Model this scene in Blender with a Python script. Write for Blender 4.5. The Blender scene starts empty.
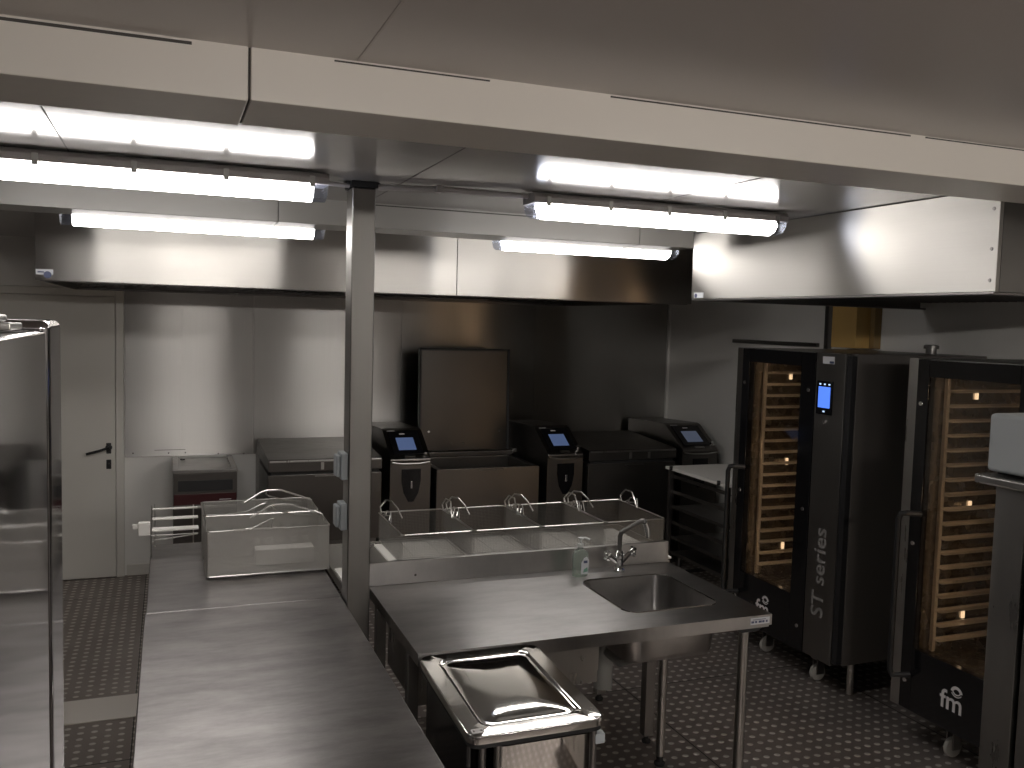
import bpy, bmesh, math, random
from mathutils import Vector, Matrix
random.seed(7)
S = bpy.context.scene
C = S.collection
V = Vector

# ------------------------------------------------------------------ materials
def newmat(name):
    m = bpy.data.materials.new(name); m.use_nodes = True
    nt = m.node_tree
    return m, nt, nt.nodes['Principled BSDF'], nt.nodes['Material Output']

def setp(b, **k):
    names = dict(base='Base Color', metal='Metallic', rough='Roughness', ior='IOR', alpha='Alpha', trans='Transmission Weight',
                 coat='Coat Weight', coatr='Coat Roughness', emit='Emission Color', es='Emission Strength', spec='Specular IOR Level', aniso='Anisotropic')
    for n, v in k.items():
        if n in ('base', 'emit'): v = (*v, 1) if len(v) == 3 else v
        b.inputs[names[n]].default_value = v

def plain(name, base, rough=.5, metal=0, bump=0, bscale=60, **k):
    m, nt, b, o = newmat(name)
    setp(b, base=base, rough=rough, metal=metal, **k)
    tc = nt.nodes.new('ShaderNodeTexCoord')
    n = nt.nodes.new('ShaderNodeTexNoise'); n.inputs['Scale'].default_value = bscale; n.inputs['Detail'].default_value = 4
    nt.links.new(tc.outputs['Object'], n.inputs['Vector'])
    # gentle procedural wear in the roughness
    mr = nt.nodes.new('ShaderNodeMapRange'); mr.inputs[3].default_value = max(0.02, rough*.85); mr.inputs[4].default_value = min(1, rough*1.15)
    nt.links.new(n.outputs['Fac'], mr.inputs[0]); nt.links.new(mr.outputs[0], b.inputs['Roughness'])
    if bump:
        bp = nt.nodes.new('ShaderNodeBump'); bp.inputs['Strength'].default_value = bump; bp.inputs['Distance'].default_value = .002
        nt.links.new(n.outputs['Fac'], bp.inputs['Height']); nt.links.new(bp.outputs[0], b.inputs['Normal'])
    return m

def steel(name, base=(.56, .55, .53), rough=.3, aniso=0, tangent=None, brush=(1, 1, 60), brush_amt=.1, dent=0, dscale=1.5, smudge=.25, dvec=(1, 1, 1), mott=0):
    """brushed stainless: roughness broken up by brushing and smudges, sheets slightly wavy"""
    m, nt, b, o = newmat(name)
    setp(b, base=base, rough=rough, metal=1, aniso=aniso)
    L = nt.links.new; N = nt.nodes.new
    tc = N('ShaderNodeTexCoord')
    mp = N('ShaderNodeMapping'); mp.inputs['Scale'].default_value = brush
    L(tc.outputs['Object'], mp.inputs[0])
    n1 = N('ShaderNodeTexNoise'); n1.inputs['Scale'].default_value = 3; n1.inputs['Detail'].default_value = 2
    L(mp.outputs[0], n1.inputs['Vector'])
    n2 = N('ShaderNodeTexNoise'); n2.inputs['Scale'].default_value = 2.6; n2.inputs['Detail'].default_value = 7; n2.inputs['Roughness'].default_value = .62
    L(tc.outputs['Object'], n2.inputs['Vector'])
    a = N('ShaderNodeMapRange'); a.inputs[1].default_value = .3; a.inputs[2].default_value = .7
    a.inputs[3].default_value = rough*(1-brush_amt); a.inputs[4].default_value = rough*(1+brush_amt); L(n1.outputs['Fac'], a.inputs[0])
    s = N('ShaderNodeMapRange'); s.inputs[1].default_value = .35; s.inputs[2].default_value = .7
    s.inputs[3].default_value = 1-smudge*.5; s.inputs[4].default_value = 1+smudge; L(n2.outputs['Fac'], s.inputs[0])
    mu = N('ShaderNodeMath'); mu.operation = 'MULTIPLY'; L(a.outputs[0], mu.inputs[0]); L(s.outputs[0], mu.inputs[1]); L(mu.outputs[0], b.inputs['Roughness'])
    hue = N('ShaderNodeMix'); hue.data_type = 'RGBA'
    hue.inputs[6].default_value = (*[c*.96 for c in base], 1); hue.inputs[7].default_value = (*[min(1, c*1.03) for c in base], 1)
    L(n1.outputs['Fac'], hue.inputs[0]); L(hue.outputs[2], b.inputs['Base Color'])
    if mott:   # rubbed and stained patches in the sheet itself
        mm = N('ShaderNodeMapping'); mm.inputs['Scale'].default_value = (1.6, 4.5, 1); L(tc.outputs['Object'], mm.inputs[0])
        n4 = N('ShaderNodeTexNoise'); n4.inputs['Scale'].default_value = 2.2; n4.inputs['Detail'].default_value = 8; n4.inputs['Roughness'].default_value = .68; L(mm.outputs[0], n4.inputs['Vector'])
        r4 = N('ShaderNodeMapRange'); r4.inputs[1].default_value = .33; r4.inputs[2].default_value = .68; r4.inputs[3].default_value = 1-mott; r4.inputs[4].default_value = 1+mott; L(n4.outputs['Fac'], r4.inputs[0])
        vm = N('ShaderNodeVectorMath'); vm.operation = 'SCALE'; L(hue.outputs[2], vm.inputs[0]); L(r4.outputs[0], vm.inputs['Scale']); L(vm.outputs[0], b.inputs['Base Color'])
    if tangent:
        cx = N('ShaderNodeCombineXYZ')
        for i in range(3): cx.inputs[i].default_value = tangent[i]
        L(cx.outputs[0], b.inputs['Tangent'])
    if dent:
        n3 = N('ShaderNodeTexNoise'); n3.inputs['Scale'].default_value = dscale; n3.inputs['Detail'].default_value = 1.5
        mp3 = N('ShaderNodeMapping'); mp3.inputs['Scale'].default_value = dvec
        L(tc.outputs['Object'], mp3.inputs[0]); L(mp3.outputs[0], n3.inputs['Vector'])
        bp = N('ShaderNodeBump'); bp.inputs['Strength'].default_value = 1; bp.inputs['Distance'].default_value = dent
        L(n3.outputs['Fac'], bp.inputs['Height']); L(bp.outputs[0], b.inputs['Normal'])
    return m

def emitter(name, col, strength, base=(.9, .9, .9)):
    m, nt, b, o = newmat(name); setp(b, base=base, rough=.4, emit=col, es=strength)
    return m

M = {}
M['steel_wall'] = steel('brushed_wall_steel', (.42, .41, .39), .305, .98, (0, 0, 1), (40, 1, 1), .02, .0045, 1.3, .05, (1, 1, .35))
M['steel_hood'] = steel('brushed_hood_steel', (.415, .402, .378), .32, .965, (0, 0, 1), (1, 1, 60), .06, .0008, .9, .08)
M['steel_top'] = steel('worktop_steel', (.315, .30, .295), .33, .6, (.05, 1, .3), (60, 4, 1), .04, .006, 1.3, .08, (1, 2.2, 1), .24)
M['steel_sink'] = steel('sink_table_steel', (.42, .41, .40), .31, .88, (.05, 1, .3), (4, 60, 1), .04, .003, 1.6, .08, (1, 1, 1), .14)
M['steel'] = steel('satin_steel', (.44, .43, .41), .3, .3, (0, 0, 1), (20, 20, 2), .1, .0006, 2, .2)
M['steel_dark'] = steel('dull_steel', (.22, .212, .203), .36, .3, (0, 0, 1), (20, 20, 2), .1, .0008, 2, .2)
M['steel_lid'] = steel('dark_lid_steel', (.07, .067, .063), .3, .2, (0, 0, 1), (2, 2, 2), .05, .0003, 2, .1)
M['steel_col'] = steel('column_steel', (.22, .213, .20), .32, .6, (0, 0, 1), (20, 20, 1), .05, 0, 2, .15)
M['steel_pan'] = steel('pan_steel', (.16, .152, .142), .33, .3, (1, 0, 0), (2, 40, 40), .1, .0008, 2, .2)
M['steel_fridge'] = steel('fridge_steel', (.40, .385, .395), .07, .4, (0, 0, 1), (30, 30, 1), .05, .0006, 3.0, .2)
M['polished'] = steel('polished_steel', (.66, .65, .63), .055, 0, None, (5, 5, 5), .1, 0, 2, .3)
M['chrome'] = plain('chrome', (.75, .75, .74), .08, 1)
M['wire'] = plain('basket_wire', (.62, .61, .58), .3, 1)
M['mesh_wire'] = plain('woven_mesh_wire', (.34, .33, .31), .4, .9)
M['wire_light'] = plain('perforated_basket_metal', (.60, .585, .55), .42, .75)
M['black'] = plain('black_plastic', (.010, .010, .011), .5)
M['black_gloss'] = plain('black_enamelled_door', (.006, .006, .007), .12)
M['black_rubber'] = plain('black_rubber', (.015, .015, .015), .7)
M['side_dark'] = plain('dark_side_steel', (.12, .11, .10), .4, .2)
M['white_wall'] = plain('off_white_wall_panel', (.88, .865, .82), .34, bump=.12, bscale=25)
M['dim_wall'] = plain('grey_wall', (.17, .16, .155), .6)
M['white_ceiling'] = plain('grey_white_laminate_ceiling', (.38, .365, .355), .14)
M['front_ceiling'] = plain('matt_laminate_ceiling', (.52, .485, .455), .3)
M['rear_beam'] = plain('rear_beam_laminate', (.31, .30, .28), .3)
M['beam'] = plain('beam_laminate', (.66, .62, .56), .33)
M['door_paint'] = plain('cream_door_paint', (.74, .72, .66), .4, bump=.1, bscale=30)
M['seam'] = plain('dark_joint', (.06, .055, .05), .8)
M['white_board'] = plain('white_cutting_plastic', (.80, .78, .73), .5)
M['grey_plastic'] = plain('light_grey_plastic', (.46, .50, .52), .45)
M['switch_grey'] = plain('switch_grey_plastic', (.25, .27, .28), .4)
M['lamp_grey'] = plain('lamp_housing_grey', (.45, .43, .42), .45)
M['clip'] = plain('lamp_clip_steel', (.6, .6, .58), .3, 1)
M['ochre'] = plain('ochre_paint', (.62, .40, .13), .55)
M['ochre_dark'] = plain('brown_wood_edge', (.30, .20, .08), .6)
M['threshold'] = plain('drain_cover_steel', (.74, .69, .63), .5, .3)
M['red'] = plain('dark_red_panel', (.05, .008, .01), .3)
M['soft_joint'] = plain('pale_joint', (.5, .46, .43), .4)
M['label_white'] = plain('sticker_white', (.75, .77, .8), .5)
M['label_blue'] = plain('sticker_blue', (.10, .12, .22), .5)
M['label_green'] = plain('sticker_green', (.22, .42, .33), .5)
M['letter_grey'] = plain('etched_letter_grey', (.30, .29, .28), .55, .3)
M['letter_pale'] = plain('printed_letter_grey', (.62, .6, .6), .5)
M['caster'] = plain('caster_grey', (.42, .41, .38), .5)
M['pipe'] = plain('waste_pipe_grey', (.30, .30, .28), .5)
M['lamp'] = emitter('lamp_glow', (1.0, .955, .92), 18.5)
M['lamp_back'] = emitter('rear_lamp_glow', (1.0, .94, .89), 105)
M['halogen'] = emitter('halogen_glow', (1, .72, .45), 150)
M['lamp_glint'] = emitter('lamp_reflection_glow', (1, .74, .48), 2.2)  # faint emission standing in for lamp reflections on the far cavity wall
M['screen_blue'] = emitter('blue_touch_screen', (.10, .26, 1.0), 1.1, (.05, .1, .4))
M['screen_pale'] = emitter('pale_touch_screen', (.22, .33, .66), .22, (.1, .15, .3))
M['screen_dim'] = emitter('grey_touch_screen', (.30, .36, .5), .16, (.1, .12, .2))
M['icon'] = emitter('screen_icons', (.55, .75, 1.0), 1.2, (.3, .4, .8))
M['cavity'] = plain('oven_cavity_steel', (.34, .31, .28), .27, .92, .5, 14)
M['rail'] = plain('oven_rail_steel', (.85, .80, .74), .3, .75)

def glassmat(name, tint, rough=.02, fac=.12):
    m, nt, b, o = newmat(name); nt.nodes.remove(b)
    t = nt.nodes.new('ShaderNodeBsdfTransparent'); t.inputs[0].default_value = (*tint, 1)
    g = nt.nodes.new('ShaderNodeBsdfGlossy'); g.inputs['Roughness'].default_value = rough; g.inputs[0].default_value = (1, 1, 1, 1)
    fr = nt.nodes.new('ShaderNodeFresnel')
    ge = nt.nodes.new('ShaderNodeNewGeometry'); im = nt.nodes.new('ShaderNodeMapRange'); im.inputs[3].default_value = 1.5; im.inputs[4].default_value = 1/1.5
    nt.links.new(ge.outputs['Backfacing'], im.inputs[0]); nt.links.new(im.outputs[0], fr.inputs[0])   # a thin pane: same reflectance from both faces
    mx = nt.nodes.new('ShaderNodeMixShader')
    nt.links.new(fr.outputs[0], mx.inputs[0]); nt.links.new(t.outputs[0], mx.inputs[1]); nt.links.new(g.outputs[0], mx.inputs[2]); nt.links.new(mx.outputs[0], o.inputs[0])
    return m
M['glass'] = glassmat('oven_door_glass', (.70, .67, .63))
M['lens'] = glassmat('clear_lamp_cap', (.75, .78, .85), .15)
m, nt, b, o = newmat('clear_soap_bottle'); setp(b, base=(.66, .75, .68), rough=.15, trans=.8, ior=1.35); M['soap'] = m
m, nt, b, o = newmat('milky_pump'); setp(b, base=(.68, .70, .68), rough=.35); M['pump'] = m

# floor: metal tread plate with small raised pads
def floor_mat():
    m, nt, b, o = newmat('studded_metal_floor')
    L = nt.links.new; N = nt.nodes.new
    def math_(op, a, c=None):
        n = N('ShaderNodeMath'); n.operation = op
        for i, q in enumerate((a, c)):
            if q is None: continue
            if isinstance(q, (int, float)): n.inputs[i].default_value = q
            else: L(q, n.inputs[i])
        return n.outputs[0]
    tc = N('ShaderNodeTexCoord'); sp = N('ShaderNodeSeparateXYZ'); L(tc.outputs['Object'], sp.inputs[0])
    PX, PY = .060, .064
    def pads(offx, offy):
        u = math_('SUBTRACT', math_('FRACT', math_('ADD', math_('DIVIDE', sp.outputs[0], PX), offx)), .5)
        v = math_('SUBTRACT', math_('FRACT', math_('ADD', math_('DIVIDE', sp.outputs[1], PY), offy)), .5)
        uu = math_('MULTIPLY', u, PX); vv = math_('MULTIPLY', v, PY)
        a = math_('DIVIDE', uu, .0165); c = math_('DIVIDE', vv, .0135)
        d = math_('ADD', math_('MULTIPLY', a, a), math_('MULTIPLY', c, c))
        return math_('MAXIMUM', math_('SUBTRACT', 1, d), 0)
    h = pads(0, 0)
    hs = math_('POWER', h, .6)
    noi = N('ShaderNodeTexNoise'); noi.inputs['Scale'].default_value = 3.5; noi.inputs['Detail'].default_value = 6; L(tc.outputs['Object'], noi.inputs['Vector'])
    bp = N('ShaderNodeBump'); bp.inputs['Distance'].default_value = .0035; bp.inputs['Strength'].default_value = 1; L(hs, bp.inputs['Height']); L(bp.outputs[0], b.inputs['Normal'])
    mask = math_('MINIMUM', math_('MULTIPLY', h, 3), 1)
    # sheet joints
    def joint(out, pitch, off):
        f = math_('FRACT', math_('ADD', math_('DIVIDE', out, pitch), off))
        return math_('LESS_THAN', f, .006/pitch)
    jn = math_('MAXIMUM', joint(sp.outputs[0], 1.25, .13), joint(sp.outputs[1], 2.5, .33))
    mix = N('ShaderNodeMix'); mix.data_type = 'RGBA'
    mix.inputs[6].default_value = (.32, .28, .258, 1); mix.inputs[7].default_value = (.72, .68, .64, 1); L(mask, mix.inputs[0])
    mix2 = N('ShaderNodeMix'); mix2.data_type = 'RGBA'; mix2.inputs[7].default_value = (.02, .018, .016, 1); L(jn, mix2.inputs[0]); L(mix.outputs[2], mix2.inputs[6])
    L(mix2.outputs[2], b.inputs['Base Color'])
    mr = N('ShaderNodeMapRange'); mr.inputs[1].default_value = .3; mr.inputs[2].default_value = .7; mr.inputs[3].default_value = .30; mr.inputs[4].default_value = .48
    L(noi.outputs['Fac'], mr.inputs[0]); L(mr.outputs[0], b.inputs['Roughness'])
    b.inputs['Metallic'].default_value = .75
    return m
M['floor'] = floor_mat()

# ------------------------------------------------------------------ mesh builder
class B:
    def __init__(s): s.bm = bmesh.new(); s.mi = 0; s.wn = False
    def _tag(s, fs):
        for f in fs: f.material_index = s.mi
    def box(s, x0, x1, y0, y1, z0, z1, bev=0, seg=2):
        bm = s.bm
        vs = [bm.verts.new((x, y, z)) for z in (z0, z1) for y in (y0, y1) for x in (x0, x1)]
        ids = [(0, 2, 3, 1), (4, 5, 7, 6), (0, 1, 5, 4), (2, 6, 7, 3), (0, 4, 6, 2), (1, 3, 7, 5)]
        fs = [bm.faces.new([vs[i] for i in q]) for q in ids]
        if bev:
            s.wn = True
            es = list({e for f in fs for e in f.edges})
            r = bmesh.ops.bevel(bm, geom=es, offset=bev, segments=seg, affect='EDGES', profile=.5)
            fs = [f for f in set(fs) | set(r['faces']) if f.is_valid]
        s._tag(fs); return s
    def prism(s, poly, axis, a, b, bev=0):
        """poly: 2-D points; axis the extrusion axis. x:(y,z) y:(x,z) z:(x,y)"""
        bm = s.bm
        def p(u, v, w): return {'x': (w, u, v), 'y': (u, w, v), 'z': (u, v, w)}[axis]
        lo = [bm.verts.new(p(u, v, a)) for u, v in poly]; hi = [bm.verts.new(p(u, v, b)) for u, v in poly]
        fs = [bm.faces.new(lo), bm.faces.new(hi[::-1])]
        n = len(poly)
        for i in range(n): fs.append(bm.faces.new([lo[i], hi[i], hi[(i+1) % n], lo[(i+1) % n]]))
        if bev:
            s.wn = True
            es = list({e for f in fs for e in f.edges})
            r = bmesh.ops.bevel(bm, geom=es, offset=bev, segments=2, affect='EDGES', profile=.5)
            fs = [f for f in set(fs) | set(r['faces']) if f.is_valid]
        s._tag(fs); bmesh.ops.recalc_face_normals(bm, faces=[f for f in fs if f.is_valid]); return s
    def tube(s, pts, r, seg=8, closed=False, caps=True):
        pts = [V(p) for p in pts]; n = len(pts); rings = []; bm = s.bm
        prev = None
        for i, p in enumerate(pts):
            if closed: t = (pts[(i+1) % n]-pts[i-1]).normalized()
            else: t = ((pts[min(i+1, n-1)]-p).normalized() + (p-pts[max(i-1, 0)]).normalized())
            if t.length < 1e-6: t = V((0, 0, 1))
            t.normalize()
            if prev is None: u = t.orthogonal().normalized()
            else:
                u = prev - t*prev.dot(t)
                if u.length < 1e-5: u = t.orthogonal()
                u.normalize()
            prev = u; w = t.cross(u)
            rr = r[i] if isinstance(r, (list, tuple)) else r
            rings.append([bm.verts.new(p + (u*math.cos(2*math.pi*k/seg)+w*math.sin(2*math.pi*k/seg))*rr) for k in range(seg)])
        fs = []
        m = n if closed else n-1
        for i in range(m):
            a, c = rings[i], rings[(i+1) % n]
            for k in range(seg): fs.append(bm.faces.new([a[k], a[(k+1) % seg], c[(k+1) % seg], c[k]]))
        if not closed and caps:
            fs.append(bm.faces.new(rings[0][::-1])); fs.append(bm.faces.new(rings[-1]))
        s._tag(fs); return s
    def cyl(s, p0, p1, r, seg=16): return s.tube([p0, p1], r, seg)
    def lathe(s, prof, c, axis='z', seg=24):
        """prof: (radius, height) pairs"""
        bm = s.bm; rings = []; c = V(c)
        for r, h in prof:
            ring = []
            for k in range(seg):
                a = 2*math.pi*k/seg; x, y = r*math.cos(a), r*math.sin(a)
                ring.append(bm.verts.new(c + V({'z': (x, y, h), 'x': (h, x, y), 'y': (y, h, x)}[axis])))
            rings.append(ring)
        fs = []
        for a, b in zip(rings, rings[1:]):
            for k in range(seg): fs.append(bm.faces.new([a[k], a[(k+1) % seg], b[(k+1) % seg], b[k]]))
        fs.append(bm.faces.new(rings[0][::-1])); fs.append(bm.faces.new(rings[-1])); s._tag(fs); return s
    def wire(s, a, b, r):
        """cheap 4-sided wire for woven mesh, axis-aligned"""
        a = V(a); b = V(b); d = (b-a).normalized(); u = d.orthogonal().normalized()*r; w = d.cross(u)
        bm = s.bm
        A = [bm.verts.new(a+q) for q in (u, w, -u, -w)]; Bv = [bm.verts.new(b+q) for q in (u, w, -u, -w)]
        for k in range(4): bm.faces.new([A[k], A[(k+1) % 4], Bv[(k+1) % 4], Bv[k]]).material_index = s.mi
        return s
    def build(s, name, mats, parent=None, smooth=True, angle=35):
        me = bpy.data.meshes.new(name)
        off = V(parent['_base']) if parent is not None else V((0, 0, 0))
        if off.length: bmesh.ops.translate(s.bm, verts=s.bm.verts, vec=-off)
        bmesh.ops.recalc_face_normals(s.bm, faces=s.bm.faces)
        s.bm.to_mesh(me); s.bm.free()
        for mt in (mats if isinstance(mats, (list, tuple)) else [mats]): me.materials.append(M[mt])
        if smooth:
            me.shade_smooth(); me.set_sharp_from_angle(angle=math.radians(angle))
        o = bpy.data.objects.new(name, me); C.objects.link(o)
        if s.wn and smooth:
            w_ = o.modifiers.new('weighted_normals', 'WEIGHTED_NORMAL'); w_.keep_sharp = True; w_.weight = 100
        if parent is not None:
            o.parent = parent; o['_base'] = parent['_base']
        return o

def thing(name, label, cat, base, group=None):
    o = bpy.data.objects.new(name, None); C.objects.link(o); o.location = base; o['_base'] = base
    o.empty_display_size = .1
    o['label'] = label; o['category'] = cat
    if group: o['group'] = group
    return o
def tag(o, label, cat, group=None, kind=None):
    o['label'] = label; o['category'] = cat
    if group: o['group'] = group
    if kind: o['kind'] = kind
    return o
def struct(b, name, mats, parent=None, **k):
    o = b.build(name, mats, parent, **k)
    if parent is None: o['kind'] = 'structure'
    return o
def copy_tree(o, delta=None, parent=None, label=None):
    c = o.copy(); C.objects.link(c)
    if parent is not None: c.parent = parent
    if delta is not None: c.location = o.location + V(delta)
    if label: c['label'] = label
    for ch in list(o.children): copy_tree(ch, None, c)
    return c
def text(s, size, mat, name, parent, loc, xdir, ydir, depth=.0008, shear=0, squeeze=1):
    cu = bpy.data.curves.new(name, 'FONT'); cu.body = s; cu.size = size; cu.extrude = depth; cu.shear = shear; cu.resolution_u = 3
    cu.offset = size*.012
    t = bpy.data.objects.new('tmp', cu); C.objects.link(t)
    dg = bpy.context.evaluated_depsgraph_get()
    me = bpy.data.meshes.new_from_object(t.evaluated_get(dg))
    bpy.data.objects.remove(t)
    x = V(xdir)*squeeze; y = V(ydir); z = V(xdir).cross(y)
    off = V(parent['_base'])
    mt = Matrix((( x.x, y.x, z.x, loc[0]-off.x), (x.y, y.y, z.y, loc[1]-off.y), (x.z, y.z, z.z, loc[2]-off.z), (0, 0, 0, 1)))
    me.transform(mt); me.name = name; me.materials.clear(); me.materials.append(M[mat])
    o = bpy.data.objects.new(name, me); C.objects.link(o); o.parent = parent; o['_base'] = parent['_base']
    return o
def rrect(x0, x1, y0, y1, r, n=5):
    pts = []
    for cx, cy, a0 in ((x1-r, y1-r, 0), (x0+r, y1-r, 90), (x0+r, y0+r, 180), (x1-r, y0+r, 270)):
        for i in range(n+1):
            a = math.radians(a0 + 90*i/n); pts.append((cx+r*math.cos(a), cy+r*math.sin(a)))
    return pts

# ------------------------------------------------------------------ room
XL, XR, YF, YB, ZC = -2.4, 4.36, -2.6, 7.20, 2.51
B_ = B
struct(B().box(XL, XR, YF, YB, -.1, 0), 'floor', 'floor')
# rear ceiling (glossy laminate) with joints, and the lower front one
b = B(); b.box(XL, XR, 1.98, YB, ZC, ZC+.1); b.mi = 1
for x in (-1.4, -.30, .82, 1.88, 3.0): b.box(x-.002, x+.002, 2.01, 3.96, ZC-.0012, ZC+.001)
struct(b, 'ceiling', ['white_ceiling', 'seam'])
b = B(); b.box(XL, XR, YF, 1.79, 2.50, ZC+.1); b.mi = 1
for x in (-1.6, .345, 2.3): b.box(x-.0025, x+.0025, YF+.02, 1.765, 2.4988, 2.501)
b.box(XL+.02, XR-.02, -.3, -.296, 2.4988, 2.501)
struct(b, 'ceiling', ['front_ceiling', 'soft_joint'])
struct(B().box(XL, XR, YB, YB+.1, 0, ZC+.1), 'wall_back', 'white_wall')
struct(B().box(XR, XR+.1, YF, YB+.1, 0, ZC+.1), 'wall_right', 'white_wall')
struct(B().box(XL-.1, XL, YF, YB+.1, 0, ZC+.1), 'wall_left', 'dim_wall')
struct(B().box(XL, XR, YF-.1, YF, 0, ZC+.1), 'wall_front', 'dim_wall')
# front beam, joined in two lengths
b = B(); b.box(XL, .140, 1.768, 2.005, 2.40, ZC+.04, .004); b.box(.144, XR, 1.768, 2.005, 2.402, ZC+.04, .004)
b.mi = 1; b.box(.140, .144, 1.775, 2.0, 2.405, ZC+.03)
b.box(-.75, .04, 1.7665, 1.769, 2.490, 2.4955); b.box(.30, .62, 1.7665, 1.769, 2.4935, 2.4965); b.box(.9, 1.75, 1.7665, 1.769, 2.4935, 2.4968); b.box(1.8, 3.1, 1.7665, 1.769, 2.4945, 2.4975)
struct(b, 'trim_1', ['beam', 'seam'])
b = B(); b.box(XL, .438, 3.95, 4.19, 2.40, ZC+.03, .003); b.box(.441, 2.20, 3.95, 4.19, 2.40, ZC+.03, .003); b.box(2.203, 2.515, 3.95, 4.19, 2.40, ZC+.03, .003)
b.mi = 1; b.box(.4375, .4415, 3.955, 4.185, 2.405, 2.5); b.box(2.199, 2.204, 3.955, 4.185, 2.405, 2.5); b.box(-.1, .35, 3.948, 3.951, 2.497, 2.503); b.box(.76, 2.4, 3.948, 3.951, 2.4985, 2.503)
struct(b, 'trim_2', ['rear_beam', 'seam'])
# steel lining of the back wall, in sheets
b = B()
for x0, x1 in ((-.305, .0962), (.0964, .62), (.622, 1.80), (1.802, 3.0), (3.002, 4.33)): b.box(x0, x1, 7.188, 7.1995, .905, 2.30, .0008, 1)
b.mi = 1
for x, z in ((.12, .93), (.36, .915), (.55, .91), (-.25, .935), (.0, .93)): b.lathe([(.006, 7.186), (.006, 7.189)], (x, 0, z), 'y', 10)
b.box(-.1, .12, 7.1865, 7.1885, .952, .956)
struct(b, 'trim_3', ['steel_wall', 'seam'])
struct(B().box(-.295, .62, 7.185, 7.1995, 0, .085, .004), 'baseboard_back', 'door_paint')
struct(B().box(4.334, 4.3595, 7.17, 7.1995, 0, ZC-.002, .003), 'trim_4', 'white_wall')
struct(B().box(3.9, 4.35, 7.18, 7.1995, 0, .09, .004), 'baseboard_back', 'door_paint')
struct(B().box(4.345, 4.3595, 4.8, 7.165, 0, .09, .004), 'baseboard_right', 'door_paint')
# door in the back wall
b = B()
b.box(-1.22, -1.145, 7.165, 7.1995, 0, 2.16, .004); b.box(-.365, -.31, 7.165, 7.1995, 0, 2.16, .004); b.box(-1.1445, -.3655, 7.165, 7.1995, 2.105, 2.16, .004)
fr = struct(b, 'trim_5', 'door_paint')
dr = thing('door_1', 'cream door', 'door', (-.75, 7.19, 0)); del dr['label']; del dr['category']; dr['kind'] = 'structure'
b = B(); b.box(-1.142, -.369, 7.172, 7.1985, .006, 2.10, .003); b.build('door_leaf', 'door_paint', dr)
b = B(); b.lathe([(.006, 7.155), (.022, 7.158), (.024, 7.1718)], (-.415, 0, .985), 'y', 16)
b.tube([(-.415, 7.16, .985), (-.415, 7.135, .985), (-.43, 7.128, .983), (-.475, 7.128, .968), (-.565, 7.128, .945)], .0095, 8)
b.box(-.432, -.398, 7.166, 7.1718, .94, 1.02, .004)
b.build('door_handle', 'black', dr)
b = B(); b.box(-.432, -.398, 7.164, 7.1718, .825, .895, .004); b.build('lock_plate', 'black', dr)
b = B(); b.lathe([(.007, 7.162), (.007, 7.1645)], (-.415, 0, .868), 'y', 10); b.build('keyhole', 'chrome', dr)
# ochre post on the right wall and grey edge strip
o = B().box(4.19, 4.3595, 4.60, 4.83, 1.885, ZC-.002, .003).build('painted_post', 'ochre'); tag(o, 'ochre yellow boxed post on the white wall above the far oven', 'post')
o = B().box(4.3, 4.3595, 4.555, 4.598, 1.885, ZC-.002, .003).build('wooden_strip', 'ochre_dark'); tag(o, 'narrow dark brown strip beside the ochre post above the oven', 'strip')
o = B().box(4.325, 4.3595, 5.02, 5.06, 1.0, ZC-.002, .003).build('wall_strip', 'steel_dark'); tag(o, 'thin grey vertical strip on the white wall left of the ochre post', 'strip')
b = B().box(4.33, 4.3595, 5.14, 6.16, 1.875, 1.905, .004).build('wall_rail', 'steel_dark'); tag(b, 'short dark horizontal rail on the white wall above the far oven', 'rail')
# drain cover strip in the floor
b = B(); b.box(-.95, -.10, 4.62, 4.90, .0005, .006, .001)
tag(b.build('drain_cover', 'threshold'), 'smooth steel strip set across the floor of the left aisle', 'drain cover')

# ------------------------------------------------------------------ extraction hoods
HZ = 2.147
h = thing('extraction_hood', 'long brushed steel extraction hood along the back wall', 'extraction hood', (1.3, 5.10, HZ), None)
b = B()
b.box(-.632, 1.609, 5.10, 5.118, HZ, ZC-.003, .0015); b.box(1.612, 3.25, 5.10, 5.118, HZ, ZC-.003, .0015)
b.build('front_panel', 'steel_hood', h)
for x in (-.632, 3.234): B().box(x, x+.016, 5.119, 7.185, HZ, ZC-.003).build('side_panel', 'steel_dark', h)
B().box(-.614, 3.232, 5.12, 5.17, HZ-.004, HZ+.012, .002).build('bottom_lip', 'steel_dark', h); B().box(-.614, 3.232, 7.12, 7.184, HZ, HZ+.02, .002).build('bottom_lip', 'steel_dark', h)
b = B()
for i in range(7):
    x = -.60 + i*.53
    for k in range(10): b.prism([(x+.01+k*.052, HZ+.03), (x+.045+k*.052, HZ+.05), (x+.045+k*.052, HZ+.056), (x+.01+k*.052, HZ+.036)], 'y', 5.2, 7.1)
b.build('grease_filter', 'steel_dark', h)
b = B(); b.box(-.628, -.55, 5.0965, 5.0995, HZ+.028, HZ+.055); b.mi = 1; b.lathe([(.018, 5.0945), (.018, 5.0964)], (-.575, 0, HZ+.028), 'y', 14); b.box(-.62, -.59, 5.0955, 5.0964, HZ+.038, HZ+.044)
o = b.build('sticker', ['label_white', 'label_blue'], h); o['label'] = 'small white and blue sticker'

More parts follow.
